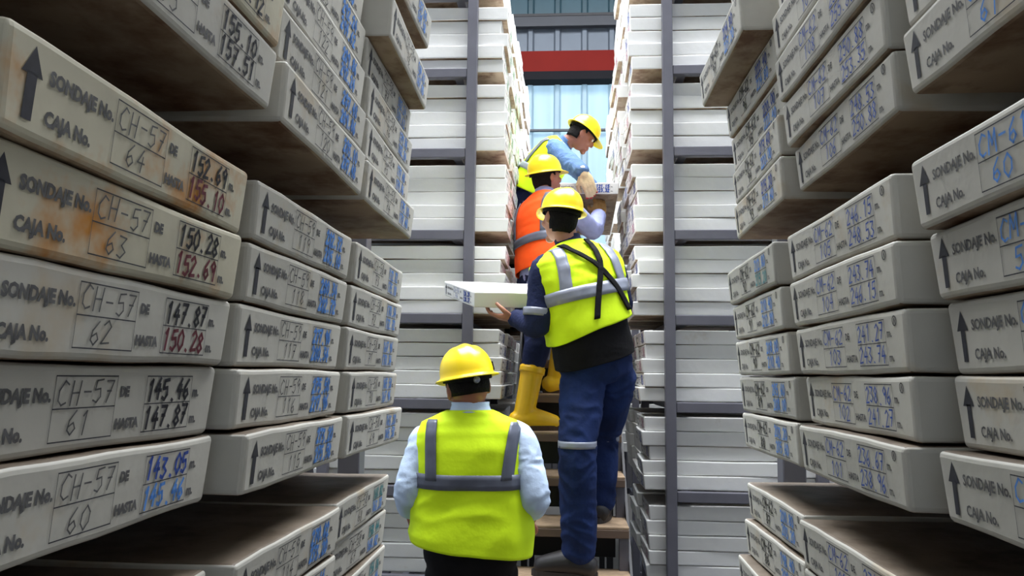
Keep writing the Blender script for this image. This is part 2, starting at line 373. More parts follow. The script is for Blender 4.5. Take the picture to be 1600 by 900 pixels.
for sgn, XX in ((-1, XL), (1, XR)):
    side = 'left' if sgn < 0 else 'right'
    for c in range(3):
        nlev = len(XX[c])
        for L in range(nlev):
            ntier = 5 if L < 3 else 3
            for t in range(ntier):
                z = NT[L] + BH * t
                yaw = math.radians(rb.uniform(-1.1, 1.1))
                yc = CY[c] + (0, 0, 0)[c] + rb.uniform(-.003, .003) + ((.022, .010, 0)[c] if sgn < 0 else 0)
                if sgn < 0 and c == 2 and L == 1: yc -= .0
                st = (sgn < 0 and c == 0 and (L, t) in ((1, 4), (1, 3), (2, 1))) or (rb.random() < 0)
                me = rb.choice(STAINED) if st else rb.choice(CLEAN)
                xf = XX[c][L][t]
                if sgn < 0 and c == 2 and L == 2 and t == 4: xf = .325
                o = put_box(me, sgn, xf, yc, z, yaw)
                k = L * 5 + t
                if sgn < 0 and c == 0:
                    num = str(55 + k); code = 'CH-57'; d = 131.0 + k * 2.41
                    pens = (INKG, PENK, PENR if t in (2, 3, 4) else PENK) if k != 5 else (INKG, PENB, PENL)
                    if k == 5: pens = (INKG, PENB, PENL)
                    mark(o, sgn, code, num, '%.2f' % d, '%.2f' % (d + 2.41), k, .0016, .0036, pens)
                elif sgn < 0 and c == 1:
                    num = str(110 + k); code = 'CH-59'; d = 261.3 + k * 2.38
                    mark(o, sgn, code, num, '%.2f' % d, '%.2f' % (d + 2.38), k, .0016, .0052, (INK, PENL, PENL))
                elif sgn < 0:
                    num = str(64 + k); code = 'CH-58'; d = 151.3 + k * 2.38
                    mark(o, sgn, code, num, '%.2f' % d, '%.2f' % (d + 2.38), k, .0018, .0040, (INK, PENT if L == 0 else PENL, PENL))
                elif c == 0:
                    num = str(47 + k + (3 if L == 2 else 0)) if not (L == 1 and t >= 4) else '60'
                    if L == 2: num = str(61 + t)
                    code = 'CM-61'; d = 128.4 + k * 2.4
                    mark(o, sgn, code, num, '%.2f' % d, '%.2f' % (d + 2.4), k, .0022, .0022, (PENL if L > 0 else PENB, PENB, PENB))
                elif c == 1:
                    i = k - 5 + 1; num = str(101 + k - 5); code = 'CM-62'
                    d1 = depthR[i] if 0 <= i < len(depthR) else 236.67 + (k - 5) * 2.37
                    d2 = depthR[i + 1] if 0 <= i + 1 < len(depthR) else d1 + 2.37
                    mark(o, sgn, code, num, '%.2f' % d1, '%.2f' % d2, k, .0020, .0021)
                else:
                    num = str(83 + k); code = 'CM-62'; d = 191.2 + k * 2.4
                    mark(o, sgn, code, num, '%.2f' % d, '%.2f' % (d + 2.4), k, .0034, .0036, (PENK, PENL if L < 2 else PENB, PENT if (L, t) == (1, 4) else PENL))
                adj = 'rust-stained' if st else 'white'
                tag(o, '%s core box marked %s, %s on %s shelf, %s column of %s foreground rack' % (adj, num, ORD[t], LV[L], NEARCOL[c], side),
                    'core box', 'core boxes in the %s foreground rack' % side)
                near_boxes += 1

# ------------------------------------------------------------------ rear boxes
rf = random.Random(9)
LEVN = ['first', 'second', 'third', 'fourth', 'fifth', 'sixth', 'seventh', 'eighth']
count = near_boxes
def rear_x(sgn, L):
    base = {-1: [.40, .385, .375, .365, .350, .365, .37, .375], 1: [.42, .415, .40, .365, .365, .35, .345, .35]}[sgn][L]
    return base + rf.uniform(-.020, .020)
rest = []
def colour_set(sgn, L):
    if sgn < 0: return FARM_G if L >= 4 else (FARM_P if L == 3 else FARM_B + FARM_P)
    return FARM_B + FARM_P
for sgn in (-1, 1):
    side = 'left' if sgn < 0 else 'right'
    for j in range(7 if sgn < 0 else 3):
        for L in range(8):
            n = 4 if L == 7 else 5
            for t in range(n):
                xf = rear_x(sgn, L); y = YF + .225 + .46 * j + rf.uniform(-.012, .012); z = FT[L] + BH * t
                yaw = math.radians(rf.uniform(-1.4, 1.4))
                if sgn > 0 and j >= 1 and L >= 5: xf -= .03
                me = rf.choice(colour_set(sgn, L))
                if j == 0 and L < 7:
                    o = put_box(me, sgn, xf, y, z, yaw); count += 1
                    tag(o, 'white box seen side-on, %s on the %s shelf, behind the %s grey upright' % (ORD[t], LEVN[L], side), 'core box', 'plain-sided core boxes flanking the stairs')
                elif (j == 1 or (j == 2)) and 2 <= L < 7 and count < 297:
                    o = put_box(me, sgn, xf, y, z, yaw); count += 1
                    tag(o, 'white box end-on to stair aisle, %s on %s shelf, %s stack of %s rear rack' % (ORD[t], LEVN[L], ['', 'second', 'third'][j], side), 'core box', 'core boxes lining the %s side of the stair aisle' % side)
                elif L >= 1 or j < 2: rest.append((me, sgn, xf, y, z, yaw))
for j in range(3):
    for L in range(1, 8):
        for t in range(4 if L == 7 else 5):
            rest.append((rf.choice(FARB), 1, .375 + rf.uniform(-.012, .012), 6.56 + .225 + .46 * j, FT[L] + BH * t, math.radians(rf.uniform(-1, 1))))
for sgn in (-1, 1):  # unseen tiers and columns of boxes, added to darken the near aisle
    for y in CY + [.215, -.245]:
        for L in range(-2, 7):
            for t in range(5):
                z = 1.017 + .457 * L + BH * t
                if y in CY and (L in (0, 1, 2) or (L == 3 and y == CY[2] and t < 3)): continue
                if y in CY and L < 0: continue
                rest.append((None, sgn, .388 + rf.uniform(-.01, .01), y, z, 0))
bm = bmesh.new()
small = [box_bm(50 + i, 0) for i in range(1)][0]
tmp = bpy.data.meshes.new('tmp'); small.to_mesh(tmp); small.free()
for me, sgn, xf, y, z, yaw in rest:
    n0 = len(bm.verts); bm.from_mesh(tmp); bm.verts.ensure_lookup_table()
    mm = Matrix.Translation((sgn * xf, y, z)) @ Matrix.Rotation(-sgn * PI / 2 + yaw, 4, 'Z')
    bmesh.ops.transform(bm, matrix=mm, verts=bm.verts[n0:])
tag(link('core_boxes', bm, [BOXF, BOXF, BOXU]), 'remaining white core boxes filling rear rack ends, plus unseen ones added around the camera', 'core boxes', None, 'stuff')
bpy.data.meshes.remove(tmp)

# ------------------------------------------------------------------ stairs
YS0, RUN = 3.52, .25
RISE = .195
TZ = [.750 + RISE * k for k in range(6)]
st = empty('access_stairs', (0, YS0, 0)); tag(st, 'dark steel stairs with worn tan treads rising between the rear racks', 'stairs')
def sp(name, x0, x1, y0, y1, z0, z1, m, bev=.003):
    bm = boxbm(x0, x1, y0, y1, z0, z1, bev=bev); bmesh.ops.translate(bm, verts=bm.verts[:], vec=(0, -YS0, 0)); return link(name, bm, m, st)
SX = .283
for k, z in [(-3, TZ[0] - 3 * RISE), (-2, TZ[0] - 2 * RISE), (-1, TZ[0] - RISE)] + list(enumerate(TZ)):
    y = YS0 + RUN * k; 
    sp('tread', -SX, SX, y, y + .30, z - .012, z, TREAD)
    sp('tread_lip', -SX, SX, y - .004, y + .008, z - .050, z - .013, mat('lip', srgb(112, 92, 78), .7) if k == -3 else bpy.data.materials['lip'])
    sp('dark_gap_panel', -SX + .047, SX - .047, y + .262, y + .27, max(.0, z - .19), z - .013, STEELD)  # added dark sheet standing in for the black shade between treads
    for s in (-1, 1):
        a, b = sorted((s * (SX - .045), s * SX))
        sp('riser_post', a, b, y + .01, y + .05, max(0, z - .215), z - .013, STEEL)
sp('platform', -SX, SX, YS0 + RUN * 6, 6.3, TZ[5] + RISE - .022, TZ[5] + RISE, TREAD)
for s in (-1, 1):
    bm = bmesh.new()
    ya, yb = YS0 - .62, YS0 + RUN * 6
    za, zb = .0, TZ[5] + .1
    vs = []
    for x in (s * SX, s * (SX + .012)):
        vs.append([bm.verts.new((x, yy - YS0, z)) for yy, z in ((ya, za), (ya + .22, za), (yb + .22, zb - .06), (yb, zb + .09))])
    bm.faces.new(vs[0]); bm.faces.new(vs[1][::-1])
    for i in range(4): bm.faces.new((vs[0][i], vs[0][(i + 1) % 4], vs[1][(i + 1) % 4], vs[1][i]))
    bmesh.ops.recalc_face_normals(bm, faces=bm.faces[:])
    link('stringer', bm, STEELD, st)
    for yy in (YS0 + RUN * 6 + .05, 6.2):
        a, b = sorted((s * (SX - .04), s * SX)); sp('platform_leg', a, b, yy, yy + .04, 0, TZ[5] + RISE - .022, STEELD)

# ------------------------------------------------------------------ body building tools
def V(*a): return Vector(a)
def catmull(P, n=6):
    out = []; Q = [2 * P[0] - P[1]] + list(P) + [2 * P[-1] - P[-2]]
    for i in range(1, len(Q) - 2):
        for k in range(n):
            t = k / n; a, b, c, d = Q[i - 1:i + 3]
            out.append(.5 * ((2 * b) + (c - a) * t + (2 * a - 5 * b + 4 * c - d) * t * t + (3 * b - a - 3 * c + d) * t ** 3))
    out.append(P[-1]); return out
def tube(bm, pts, rad, n=14, sm=5, flat=None, mi=0):
    """tapering limb with rounded ends through the joints"""
    if len(pts) > 2 and sm > 1:
        R = [V(r, 0, 0) for r in rad]; pts = catmull([Vector(p) for p in pts], sm); rad = [v.x for v in catmull(R, sm)]
    pts = [Vector(p) for p in pts]
    T0 = (pts[1] - pts[0]).normalized(); T1 = (pts[-1] - pts[-2]).normalized()
    P = []; RR = []
    for a in (80, 50, 25): P.append(pts[0] - T0 * rad[0] * math.sin(math.radians(a)) * .8); RR.append(rad[0] * math.cos(math.radians(a)))
    P += pts; RR += list(rad)
    for a in (25, 50, 80): P.append(pts[-1] + T1 * rad[-1] * math.sin(math.radians(a)) * .8); RR.append(rad[-1] * math.cos(math.radians(a)))
    up = flat.normalized() if flat is not None else (V(0, 0, 1) if abs(T0.z) < .9 else V(1, 0, 0))
    rows = []
    for i, p in enumerate(P):
        T = (P[min(i + 1, len(P) - 1)] - P[max(i - 1, 0)]).normalized()
        u = up - T * up.dot(T)
        if u.length < 1e-4: u = T.orthogonal()
        u.normalize(); up = u; w = T.cross(u)
        k = .72 if flat is not None else 1
        rows.append([bm.verts.new(p + (u * math.cos(2 * PI * j / n) * k + w * math.sin(2 * PI * j / n)) * RR[i]) for j in range(n)])
    for a, b in zip(rows, rows[1:]):
        for j in range(n): bm.faces.new((a[j], a[(j + 1) % n], b[(j + 1) % n], b[j])).material_index = mi
    bm.faces.new(rows[0][::-1]); bm.faces.new(rows[-1])
def ell(bm, c, rx, ry, rz, mx=None, n=18):
    r = bmesh.ops.create_uvsphere(bm, u_segments=n, v_segments=max(6, n // 2 + 2), radius=1)
    for v in r['verts']:
        p = V(v.co.x * rx, v.co.y * ry, v.co.z * rz)
        v.co = (mx @ (Vector(c) + p)) if mx is not None else Vector(c) + p
    return r['verts']
def fuse(name, bm, m, parent, voxel=.007, smooth=4, wr=0, wf=14, seed=0, loc=None):
    """one continuous skin over overlapping volumes"""
    bmesh.ops.recalc_face_normals(bm, faces=bm.faces[:])
    me = bpy.data.meshes.new(name); bm.to_mesh(me); bm.free()
    o = bpy.data.objects.new(name, me); COL.objects.link(o)
    md = o.modifiers.new('r', 'REMESH'); md.mode = 'VOXEL'; md.voxel_size = voxel
    ms = o.modifiers.new('s', 'SMOOTH'); ms.iterations = smooth; ms.factor = .5
    dg = bpy.context.evaluated_depsgraph_get(); dg.update()
    new = bpy.data.meshes.new_from_object(o.evaluated_get(dg)); bpy.data.objects.remove(o); bpy.data.meshes.remove(me)
    if wr:
        nn = [v.normal.copy() for v in new.vertices]
        for v, nr in zip(new.vertices, nn): v.co += nr * wrinkle(v.co, wr, wf, seed)
    off = parent.location
    for v in new.vertices: v.co -= off
    new.materials.clear()
    ob = link(name, new, m, parent, True); return ob
def wrinkle(p, amp, fq, seed=0):
    q = V(p.x * fq + seed * 7.3, p.y * fq, p.z * fq * 1.5)
    w = noise.noise(q + V(0, 0, 1) * 2 * noise.noise(q * .5))
    return amp * (1 - 2.2 * abs(w)) * .7 + amp * .8 * noise.noise(q * .4)
def interp(tab, t):
    for a, b in zip(tab, tab[1:]):
        if t <= b[0]:
            k = max(0, (t - a[0]) / (b[0] - a[0])); k = k * k * (3 - 2 * k) * .5 + k * .5
            return [a[i] + (b[i] - a[i]) * k for i in range(1, len(a))]
    return list(tab[-1][1:])
PROF = [(-.06, .10, .085), (.0, .155, .115), (.12, .172, .125), (.30, .150, .108), (.5, .158, .113), (.70, .178, .122), (.82, .190, .115), (.90, .172, .098), (.96, .115, .078), (1.0, .066, .062), (1.08, .055, .058)]
class Torso:
    def __init__(s, pel, neck, lh, ls, bend=V(0, 0, 0), k=1.0, prof=None, p=2.5):
        s.a, s.c = Vector(pel), Vector(neck); s.b = (s.a + s.c) / 2 + Vector(bend); s.lh = Vector(lh).normalized(); s.ls = Vector(ls).normalized()
        s.k = k; s.prof = prof or PROF; s.p = p
    def frame(s, t):
        a, b, c = s.a, s.b, s.c
        if t <= 1: C = a * (1 - t) ** 2 + b * 2 * t * (1 - t) + c * t * t
        else: C = c + (c - b).normalized() * (t - 1) * (c - a).length
        T = ((b - a) * (1 - t) + (c - b) * t).normalized()
        l = s.lh.lerp(s.ls, min(1, max(0, t))).normalized(); l = (l - T * l.dot(T)).normalized()
        return C, T, l, T.cross(l)
    def pt(s, t, ang, inf=0, prof=None):
        C, T, l, f = s.frame(t); w, d = interp(prof or s.prof, t); w = w * s.k + inf; d = d * s.k + inf
        c, sn = math.cos(ang), math.sin(ang); e = 2 / s.p
        return C + l * w * math.copysign(abs(c) ** e, c) + f * d * math.copysign(abs(sn) ** e, sn)
    def back(s, t, x, inf=0, prof=None, front=False):
        C, T, l, f = s.frame(t); w, d = interp(prof or s.prof, t); w = w * s.k + inf; d = d * s.k + inf
        r = min(.999, abs(x) / w); y = d * (1 - r ** s.p) ** (1 / s.p)
        return C + l * x + f * (y if front else -y)
    def loft(s, bm, t0, t1, inf=0, n=32, m=26, prof=None, cap=True):
        rows = []
        for i in range(m + 1):
            t = t0 + (t1 - t0) * i / m
            rows.append([bm.verts.new(s.pt(t, 2 * PI * j / n, inf, prof)) for j in range(n)])
        for a, b in zip(rows, rows[1:]):
            for j in range(n): bm.faces.new((a[j], a[(j + 1) % n], b[(j + 1) % n], b[j]))
        if cap: bm.faces.new(rows[0][::-1]); bm.faces.new(rows[-1])
        return rows
def head_matrix(c, yaw, pitch, roll):
    """face towards +Y, then nod (pitch>0 up), tilt, turn (yaw>0 to the left)"""
    return Matrix.Translation(c) @ Matrix.Rotation(yaw, 4, 'Z') @ Matrix.Rotation(pitch, 4, 'X') @ Matrix.Rotation(roll, 4, 'Y')
def head_bm(bm, H):
    vs = ell(bm, (0, 0, 0), 1, 1, 1, None, 28)
    for v in vs:
        x, y, z = v.co
        w = .077 * (1 - .30 * max(0, -z) ** 1.3); X_ = x * w
        Y_ = y * (.097 if y > 0 else .100) * (1 - .12 * max(0, -z)) + .022 * max(0, -z) * (1 if y > -.2 else .2)
        v.co = H @ V(X_, Y_, z * .118)
    ell(bm, (0, .098, -.012), .012, .022, .026, H, 12); ell(bm, (0, .108, -.026), .016, .014, .010, H, 12)
    ell(bm, (0, .082, -.100), .026, .022, .020, H, 12)
    ell(bm, (0, .094, -.058), .025, .014, .007, H, 12); ell(bm, (0, .092, -.070), .022, .014, .008, H, 12)
    ell(bm, (0, .080, .030), .055, .022, .012, H, 12)
    for s in (-1, 1): ell(bm, (s * .078, -.006, -.012), .010, .020, .033, H, 12); ell(bm, (s * .045, .065, -.030), .024, .024, .022, H, 12)
def head_parts(H, parent, hair_len=-.075, band=False):
    off = Matrix.Translation(-parent.location)
    G = off @ H
    bm = bmesh.new(); bmesh.ops.create_uvsphere(bm, u_segments=32, v_segments=20, radius=1)
    kill = []
    for v in bm.verts:
        x, y, z = v.co
        w = .083 * (1 - .16 * max(0, -z)); p = V(x * w, y * .104, z * .124 + .002)
        if z < 0: r_ = max(.3, math.sqrt(max(0, 1 - z * z))); p.x *= r_ ** -.55; p.y *= r_ ** -.45
        p *= 1 + .03 * noise.noise(v.co * 9)
        lim = hair_len if y < -.15 else (.0 if y < .35 else .062)
        if y >= -.15 and y < .1: lim = -.02
        if p.z < lim: kill.append(v)
        v.co = G @ p
    bmesh.ops.delete(bm, geom=kill, context='VERTS')
    h = link('hair', bm, HAIR, parent, True); md = h.modifiers.new('thick', 'SOLIDIFY'); md.thickness = .012; md.offset = -1
    for s in (-1, 1):
        bm = bmesh.new(); ell(bm, (s * .031, .087, .006), .012, .010, .010, G, 12); link('eye', bm, [WHITEP], parent, True)
        bm = bmesh.new(); ell(bm, (s * .031, .0935, .006), .0055, .005, .0055, G, 10); link('pupil', bm, [HAIR], parent, True)
    # hard hat: shell with crown ridge, rolled brim and peak
    root = bmesh.new(); n = 48; rows = []
    for i in range(15):
        a = i / 14 * PI / 2
        row = []
        for j in range(n):
            th = 2 * PI * j / n; cx, cy = math.cos(th), math.sin(th)
            r = math.cos(a) ** .82 if i < 14 else .0
            x = .101 * cx * r; y = .123 * cy * r; z = .040 + .112 * math.sin(a) ** .92
            ridge = math.exp(-(x / .018) ** 2) * .007 * math.sin(a) + math.exp(-((abs(x) - .045) / .010) ** 2) * .003 * math.sin(a)
            row.append((x, y - .004, z + ridge))
        rows.append(row)
    brim = []
    for ex, dz in ((.004, -.006), (.016, -.010), (.021, -.013)):
        row = []
        for j in range(n):
            th = 2 * PI * j / n; cx, cy = math.cos(th), math.sin(th)
            pk = max(0, cy) ** 2.2 * .045 * (ex / .021)
            row.append(((.101 + ex) * cx * (1 - .25 * pk / .045 * abs(cx)), (.123 + ex) * cy + pk - .004, .040 + dz - .010 * max(0, cy) ** 2 * (ex / .021)))
        brim.append(row)
    allr = brim[::-1] + rows
    vr = [[root.verts.new(G @ V(*p)) for p in r] for r in allr[:-1]]
    top = root.verts.new(G @ V(*allr[-1][0]))
    for a, b in zip(vr, vr[1:]):
        for j in range(n): root.faces.new((a[j], a[(j + 1) % n], b[(j + 1) % n], b[j]))
    for j in range(n): root.faces.new((vr[-1][j], vr[-1][(j + 1) % n], top))
    hat = link('hard_hat', root, HATM, parent, True); md = hat.modifiers.new('thick', 'SOLIDIFY'); md.thickness = .004
    if True:
        bm = bmesh.new(); rr = []
        for z in (.040, .020):
            rr.append([bm.verts.new(G @ V(.088 * math.cos(2 * PI * j / 32), .110 * math.sin(2 * PI * j / 32) - .004, z if math.sin(2 * PI * j / 32) > 0 else z - .012 * abs(math.sin(2 * PI * j / 32)))) for j in range(32)])
        for j in range(32): bm.faces.new((rr[0][j], rr[0][(j + 1) % 32], rr[1][(j + 1) % 32], rr[1][j]))
        hb = link('headband', bm, BLACKC, hat, True); md = hb.modifiers.new('thick', 'SOLIDIFY'); md.thickness = .004
        if band:
            bm = bmesh.new(); r = bmesh.ops.create_cone(bm, segments=20, radius1=.013, radius2=.011, depth=.012, cap_ends=True)
            for v in bm.verts: v.co = G @ (Matrix.Rotation(PI / 2, 4, 'X') @ v.co + V(0, -.121, .012))
            link('ratchet_knob', bm, REFL, hat, True)
            bm = bmesh.new()
            tube(bm, [G @ V(.102, -.03, .046), G @ V(.099, -.03, .075)], [.004, .004], 8); link('strap_slot', bm, BLACKC, hat, True)
    return hat
def hand(bm, wrist, d, nrm, side, curl=(20, 30, 20), spread=4, k=1.0, thumb=1, fat=1.0, tips=None):
    """palm, four unequal bent fingers and a thumb; d = wrist->knuckles, nrm = palm side; side=+1 thumb along d x nrm"""
    d = Vector(d).normalized(); n = Vector(nrm); n = (n - d * n.dot(d)).normalized(); s = d.cross(n) * side
    W0 = Vector(wrist)
    kn = W0 + d * .088 * k
    for a in (-.030, -.012, .008, .026):
        tube(bm, [W0 + s * a * .7 * k, W0 + d * .045 * k + s * a * k, kn + s * a * k], [.015 * k * fat, .0155 * k * fat, .0115 * k * fat], 10, 3)
    tips_pos = []
    for a, L, r in ((.030, .070, .0092), (.010, .078, .0095), (-.010, .073, .0090), (-.029, .058, .0080)):
        p = kn + s * a * k; ang = 0; pts = [p - d * .01]; dirv = d; rr = [r * fat * k * 1.05]
        for seg, c in zip((.45, .31, .24), curl):
            ang += math.radians(c); dirv = (d * math.cos(ang) + n * math.sin(ang) + s * a * spread * .5).normalized()
            p = p + dirv * L * seg * k; pts.append(p); rr.append(rr[-1] * .93)
        tube(bm, pts, rr, 10, 3); tips_pos.append((pts[-2], pts[-1], rr[-1]))
    b = W0 + d * .022 * k + s * .024 * k + n * .004
    p1 = b + (d * .5 + s * .62 + n * .35).normalized() * .042 * k; p2 = p1 + (d * .75 + s * .2 + n * .55).normalized() * .032 * k; p3 = p2 + (d * .8 - s * .05 + n * .6).normalized() * .024 * k
    tube(bm, [b, p1, p2, p3], [.0155 * fat * k, .0125 * fat * k, .0108 * fat * k, .0095 * fat * k], 10, 3)
    return tips_pos
def patch(T, rows, inf, prof=None, wr=0, wf=14, seed=0, parent=None, name='reflective_stripe', m=None, thick=.003):
    """a strip lying on the torso surface: rows of (t,x0,x1,'b' or 'f')"""
    bm = bmesh.new(); g = []
    for t, x0, x1, sd in rows:
        r = []
        for q in range(5):
            wmax = (interp(prof or T.prof, t)[0] * T.k + inf) * .985
            p = T.back(t, max(-wmax, min(wmax, x0 + (x1 - x0) * q / 4)), inf, prof, sd == 'f')
            r.append(bm.verts.new(p - worg(parent) + T_norm(T, t, x0, sd) * wrinkle(p, wr, wf, seed)))
        g.append(r)
    for a, b in zip(g, g[1:]):
        for q in range(4): bm.faces.new((a[q], a[q + 1], b[q + 1], b[q]))
    bmesh.ops.recalc_face_normals(bm, faces=bm.faces[:])
    o = link(name, bm, m, parent, True); md = o.modifiers.new('thick', 'SOLIDIFY'); md.thickness = thick; md.offset = 0
    return o
def worg(o):
    p = V(0, 0, 0)
    while o is not None: p += o.location; o = o.parent
    return p
def T_norm(T, t, x, sd):
    C, Tn, l, f = T.frame(t); return (f if sd == 'f' else -f)
def vest_obj(T, m, parent, t0, t1, inf, prof, wr, wf, seed, name='safety_vest', n=72, mrow=54, hem=None):
    bm = bmesh.new(); rows = []
    for i in range(mrow + 1):
        u = i / mrow; r = []
        for j in range(n):
            an = 2 * PI * j / n
            h = hem(an) if hem else 0
            t = (t0 + h) + (t1 - t0 - h) * u
            p = T.pt(t, an, inf, prof); C, Tn, l, f = T.frame(t); nn = (p - C); nn = (nn - Tn * nn.dot(Tn)).normalized()
            r.append(bm.verts.new(p + nn * wrinkle(p, wr, wf, seed) - parent.location))
        rows.append(r)
    for a, b in zip(rows, rows[1:]):
        for j in range(n): bm.faces.new((a[j], a[(j + 1) % n], b[(j + 1) % n], b[j]))
    o = link(name, bm, m, parent, True); md = o.modifiers.new('thick', 'SOLIDIFY'); md.thickness = .004; md.offset = -1
    return o
def band(T, t0, t1, inf, prof, wr, wf, seed, parent, m, name='reflective_band', n=96, a0=0, a1=2 * PI, slope=0):
    bm = bmesh.new(); g = []
    for i in range(4):
        r = []
        for j in range(n + 1):
            an = a0 + (a1 - a0) * j / n; t = t0 + (t1 - t0) * i / 3 + slope * math.cos(an)
            p = T.pt(t, an, inf, prof); C, Tn, l, f = T.frame(t); nn = p - C; nn = (nn - Tn * nn.dot(Tn)).normalized()
            r.append(bm.verts.new(p + nn * wrinkle(p, wr, wf, seed) - worg(parent)))
        g.append(r)
    for a, b in zip(g, g[1:]):
        for j in range(n): bm.faces.new((a[j], a[j + 1], b[j + 1], b[j]))
    bmesh.ops.recalc_face_normals(bm, faces=bm.faces[:])
    o = link(name, bm, m, parent, True); md = o.modifiers.new('thick', 'SOLIDIFY'); md.thickness = .003; md.offset = 0
    return o
def cuff(p0, p1, r, parent, m, name='reflective_band', n=28, wid=.05):
    d = (Vector(p1) - Vector(p0)).normalized(); u = d.orthogonal().normalized(); w = d.cross(u); bm = bmesh.new(); g = []
    for k in (-.5, -.17, .17, .5):
        g.append([bm.verts.new(Vector(p0) + d * wid * k + (u * math.cos(2 * PI * j / n) + w * math.sin(2 * PI * j / n)) * r - parent.location) for j in range(n)])
    for a, b in zip(g, g[1:]):
        for j in range(n): bm.faces.new((a[j], a[(j + 1) % n], b[(j + 1) % n], b[j]))
    o = link(name, bm, m, parent, True); md = o.modifiers.new('thick', 'SOLIDIFY'); md.thickness = .004; return o
def shoe(name, ankle, toe_dir, m, parent, sole_z, k=1.0, shaft=None, top_r=.07, solem=None):
    """boot with heel, instep, toe cap and sole standing at sole_z"""
    d = Vector(toe_dir); d.z = 0; d.normalize(); a = Vector(ankle); g = V(a.x, a.y, sole_z)
    bm = bmesh.new(); z = V(0, 0, 1)
    tube(bm, [g - d * .045 + z * .048, g + d * .03 + z * .062, g + d * .10 + z * .052, g + d * .165 + z * .040], [.048 * k, .055 * k, .049 * k, .040 * k], 16, 4)
    tube(bm, [g - d * .03 + z * .05, a + (g + z * .09 - a) * .3, shaft or (a + z * .06)], [.046 * k, .050 * k, top_r], 16, 4)
    if shaft is not None:
        dd = (Vector(shaft) - a).normalized(); tube(bm, [Vector(shaft) - dd * .03, Vector(shaft) + dd * .0], [top_r * 1.03, top_r * 1.06], 18, 1)
    o = fuse(name, bm, m, parent, .006, 3)
    bm = bmesh.new(); n = 28; side = z.cross(d)
    pr = []
    for j in range(n):
        t = 2 * PI * j / n; c, s = math.cos(t), math.sin(t)
        pr.append(g + d * (.062 + .148 * c) + side * (.046 + .006 * c) * s * k)
    lo = [bm.verts.new(V(p.x, p.y, sole_z) - parent.location) for p in pr]; hi = [bm.verts.new(V(p.x, p.y, sole_z + .026) - parent.location) for p in pr]
    bm.faces.new(lo[::-1]); bm.faces.new(hi)
    for j in range(n): bm.faces.new((lo[j], lo[(j + 1) % n], hi[(j + 1) % n], hi[j]))
    link('sole', bm, solem or SOLE, o)
    if shaft is not None:
        dd = (Vector(shaft) - a).normalized(); rim = cuff(Vector(shaft) - dd * .012, Vector(shaft) + dd * .05, top_r * 1.10, o, m, 'boot_rim', wid=.034)
        for v in rim.data.vertices: v.co -= parent.location
    return o
def collar(T, m, parent, r=.064, h=.030):
    C, Tn, l, f = T.frame(1.0); bm = bmesh.new(); g = []
    for k, rr in ((-.4, 1.22), (0, 1.05), (.6, .98), (1, 1.0)):
        g.append([bm.verts.new(C + Tn * h * k + (l * math.cos(2 * PI * j / 28) + f * math.sin(2 * PI * j / 28)) * r * rr - parent.location) for j in range(28)])
    for a, b in zip(g, g[1:]):
        for j in range(28): bm.faces.new((a[j], a[(j + 1) % 28], b[(j + 1) % 28], b[j]))
    o = link('collar', bm, m, parent, True); md = o.modifiers.new('thick', 'SOLIDIFY'); md.thickness = .006; return o
def person(T, H, arms, legs, skin, root, hands=True):
    """one continuous body: arms = [(shoulder, elbow, wrist, hand args)], legs = [(hip, knee, ankle)]"""
    bm = bmesh.new(); T.loft(bm, -.05, 1.06, -.012)
    nb = T.frame(.97)[0]; tube(bm, [nb, (nb + H.translation) / 2 + (H.to_3x3() @ V(0, -.012, -.02)), H @ V(0, -.02, -.03)], [.060, .054, .056], 16, 4)
    head_bm(bm, H)
    for s, e, w, ha in arms:
        tube(bm, [s, (Vector(s) + Vector(e)) / 2, e, (Vector(e) * .65 + Vector(w) * .35), w], [.050, .042, .036, .038, .026], 14, 4)
        if ha: hand(bm, w, **ha)
    for h, kn, a in legs:
        tube(bm, [h, (Vector(h) + Vector(kn)) / 2, kn, (Vector(kn) * .65 + Vector(a) * .35), a], [.080, .068, .050, .052, .034], 16, 4)
    return fuse('body', bm, skin, root, .0065, 2)
def shirt(T, arms, m, root, inf=.006, up=.060, el=.054, wr_=.046, frac=1.0, wr=.004, t0=.05, name='shirt', seed=1):
    bm = bmesh.new(); T.loft(bm, t0, 1.0, inf)
    for s, e, w, *_ in arms:
        s, e, w = Vector(s), Vector(e), Vector(w); inn = s + (T.frame(.80)[0] - s) * .35
        tube(bm, [inn, s, (s + e) / 2, e, e + (w - e) * .5 * frac, e + (w - e) * frac], [up * .95, up, up * .97, el, (el + wr_) / 2, wr_], 16, 4)
    return fuse(name, bm, m, root, .008, 4, wr, 13, seed)
def trousers(T, legs, m, root, th=.092, kn_=.072, an=.066, wr=.004, seed=2, stop=.97, name='trousers', inf=.008):
    bm = bmesh.new(); T.loft(bm, -.06, .20, inf, m=10)
    for h, k, a in legs:
        h, k, a = Vector(h), Vector(k), Vector(a)
        e = k + (a - k) * stop
        tube(bm, [h + V(0, 0, .04), h, (h + k) / 2, k, (k + e) / 2, e], [th * .9, th, th * .93, kn_, (kn_ + an) / 2 + .003, an], 18, 4)
    return fuse(name, bm, m, root, .008, 4, wr, 11, seed)

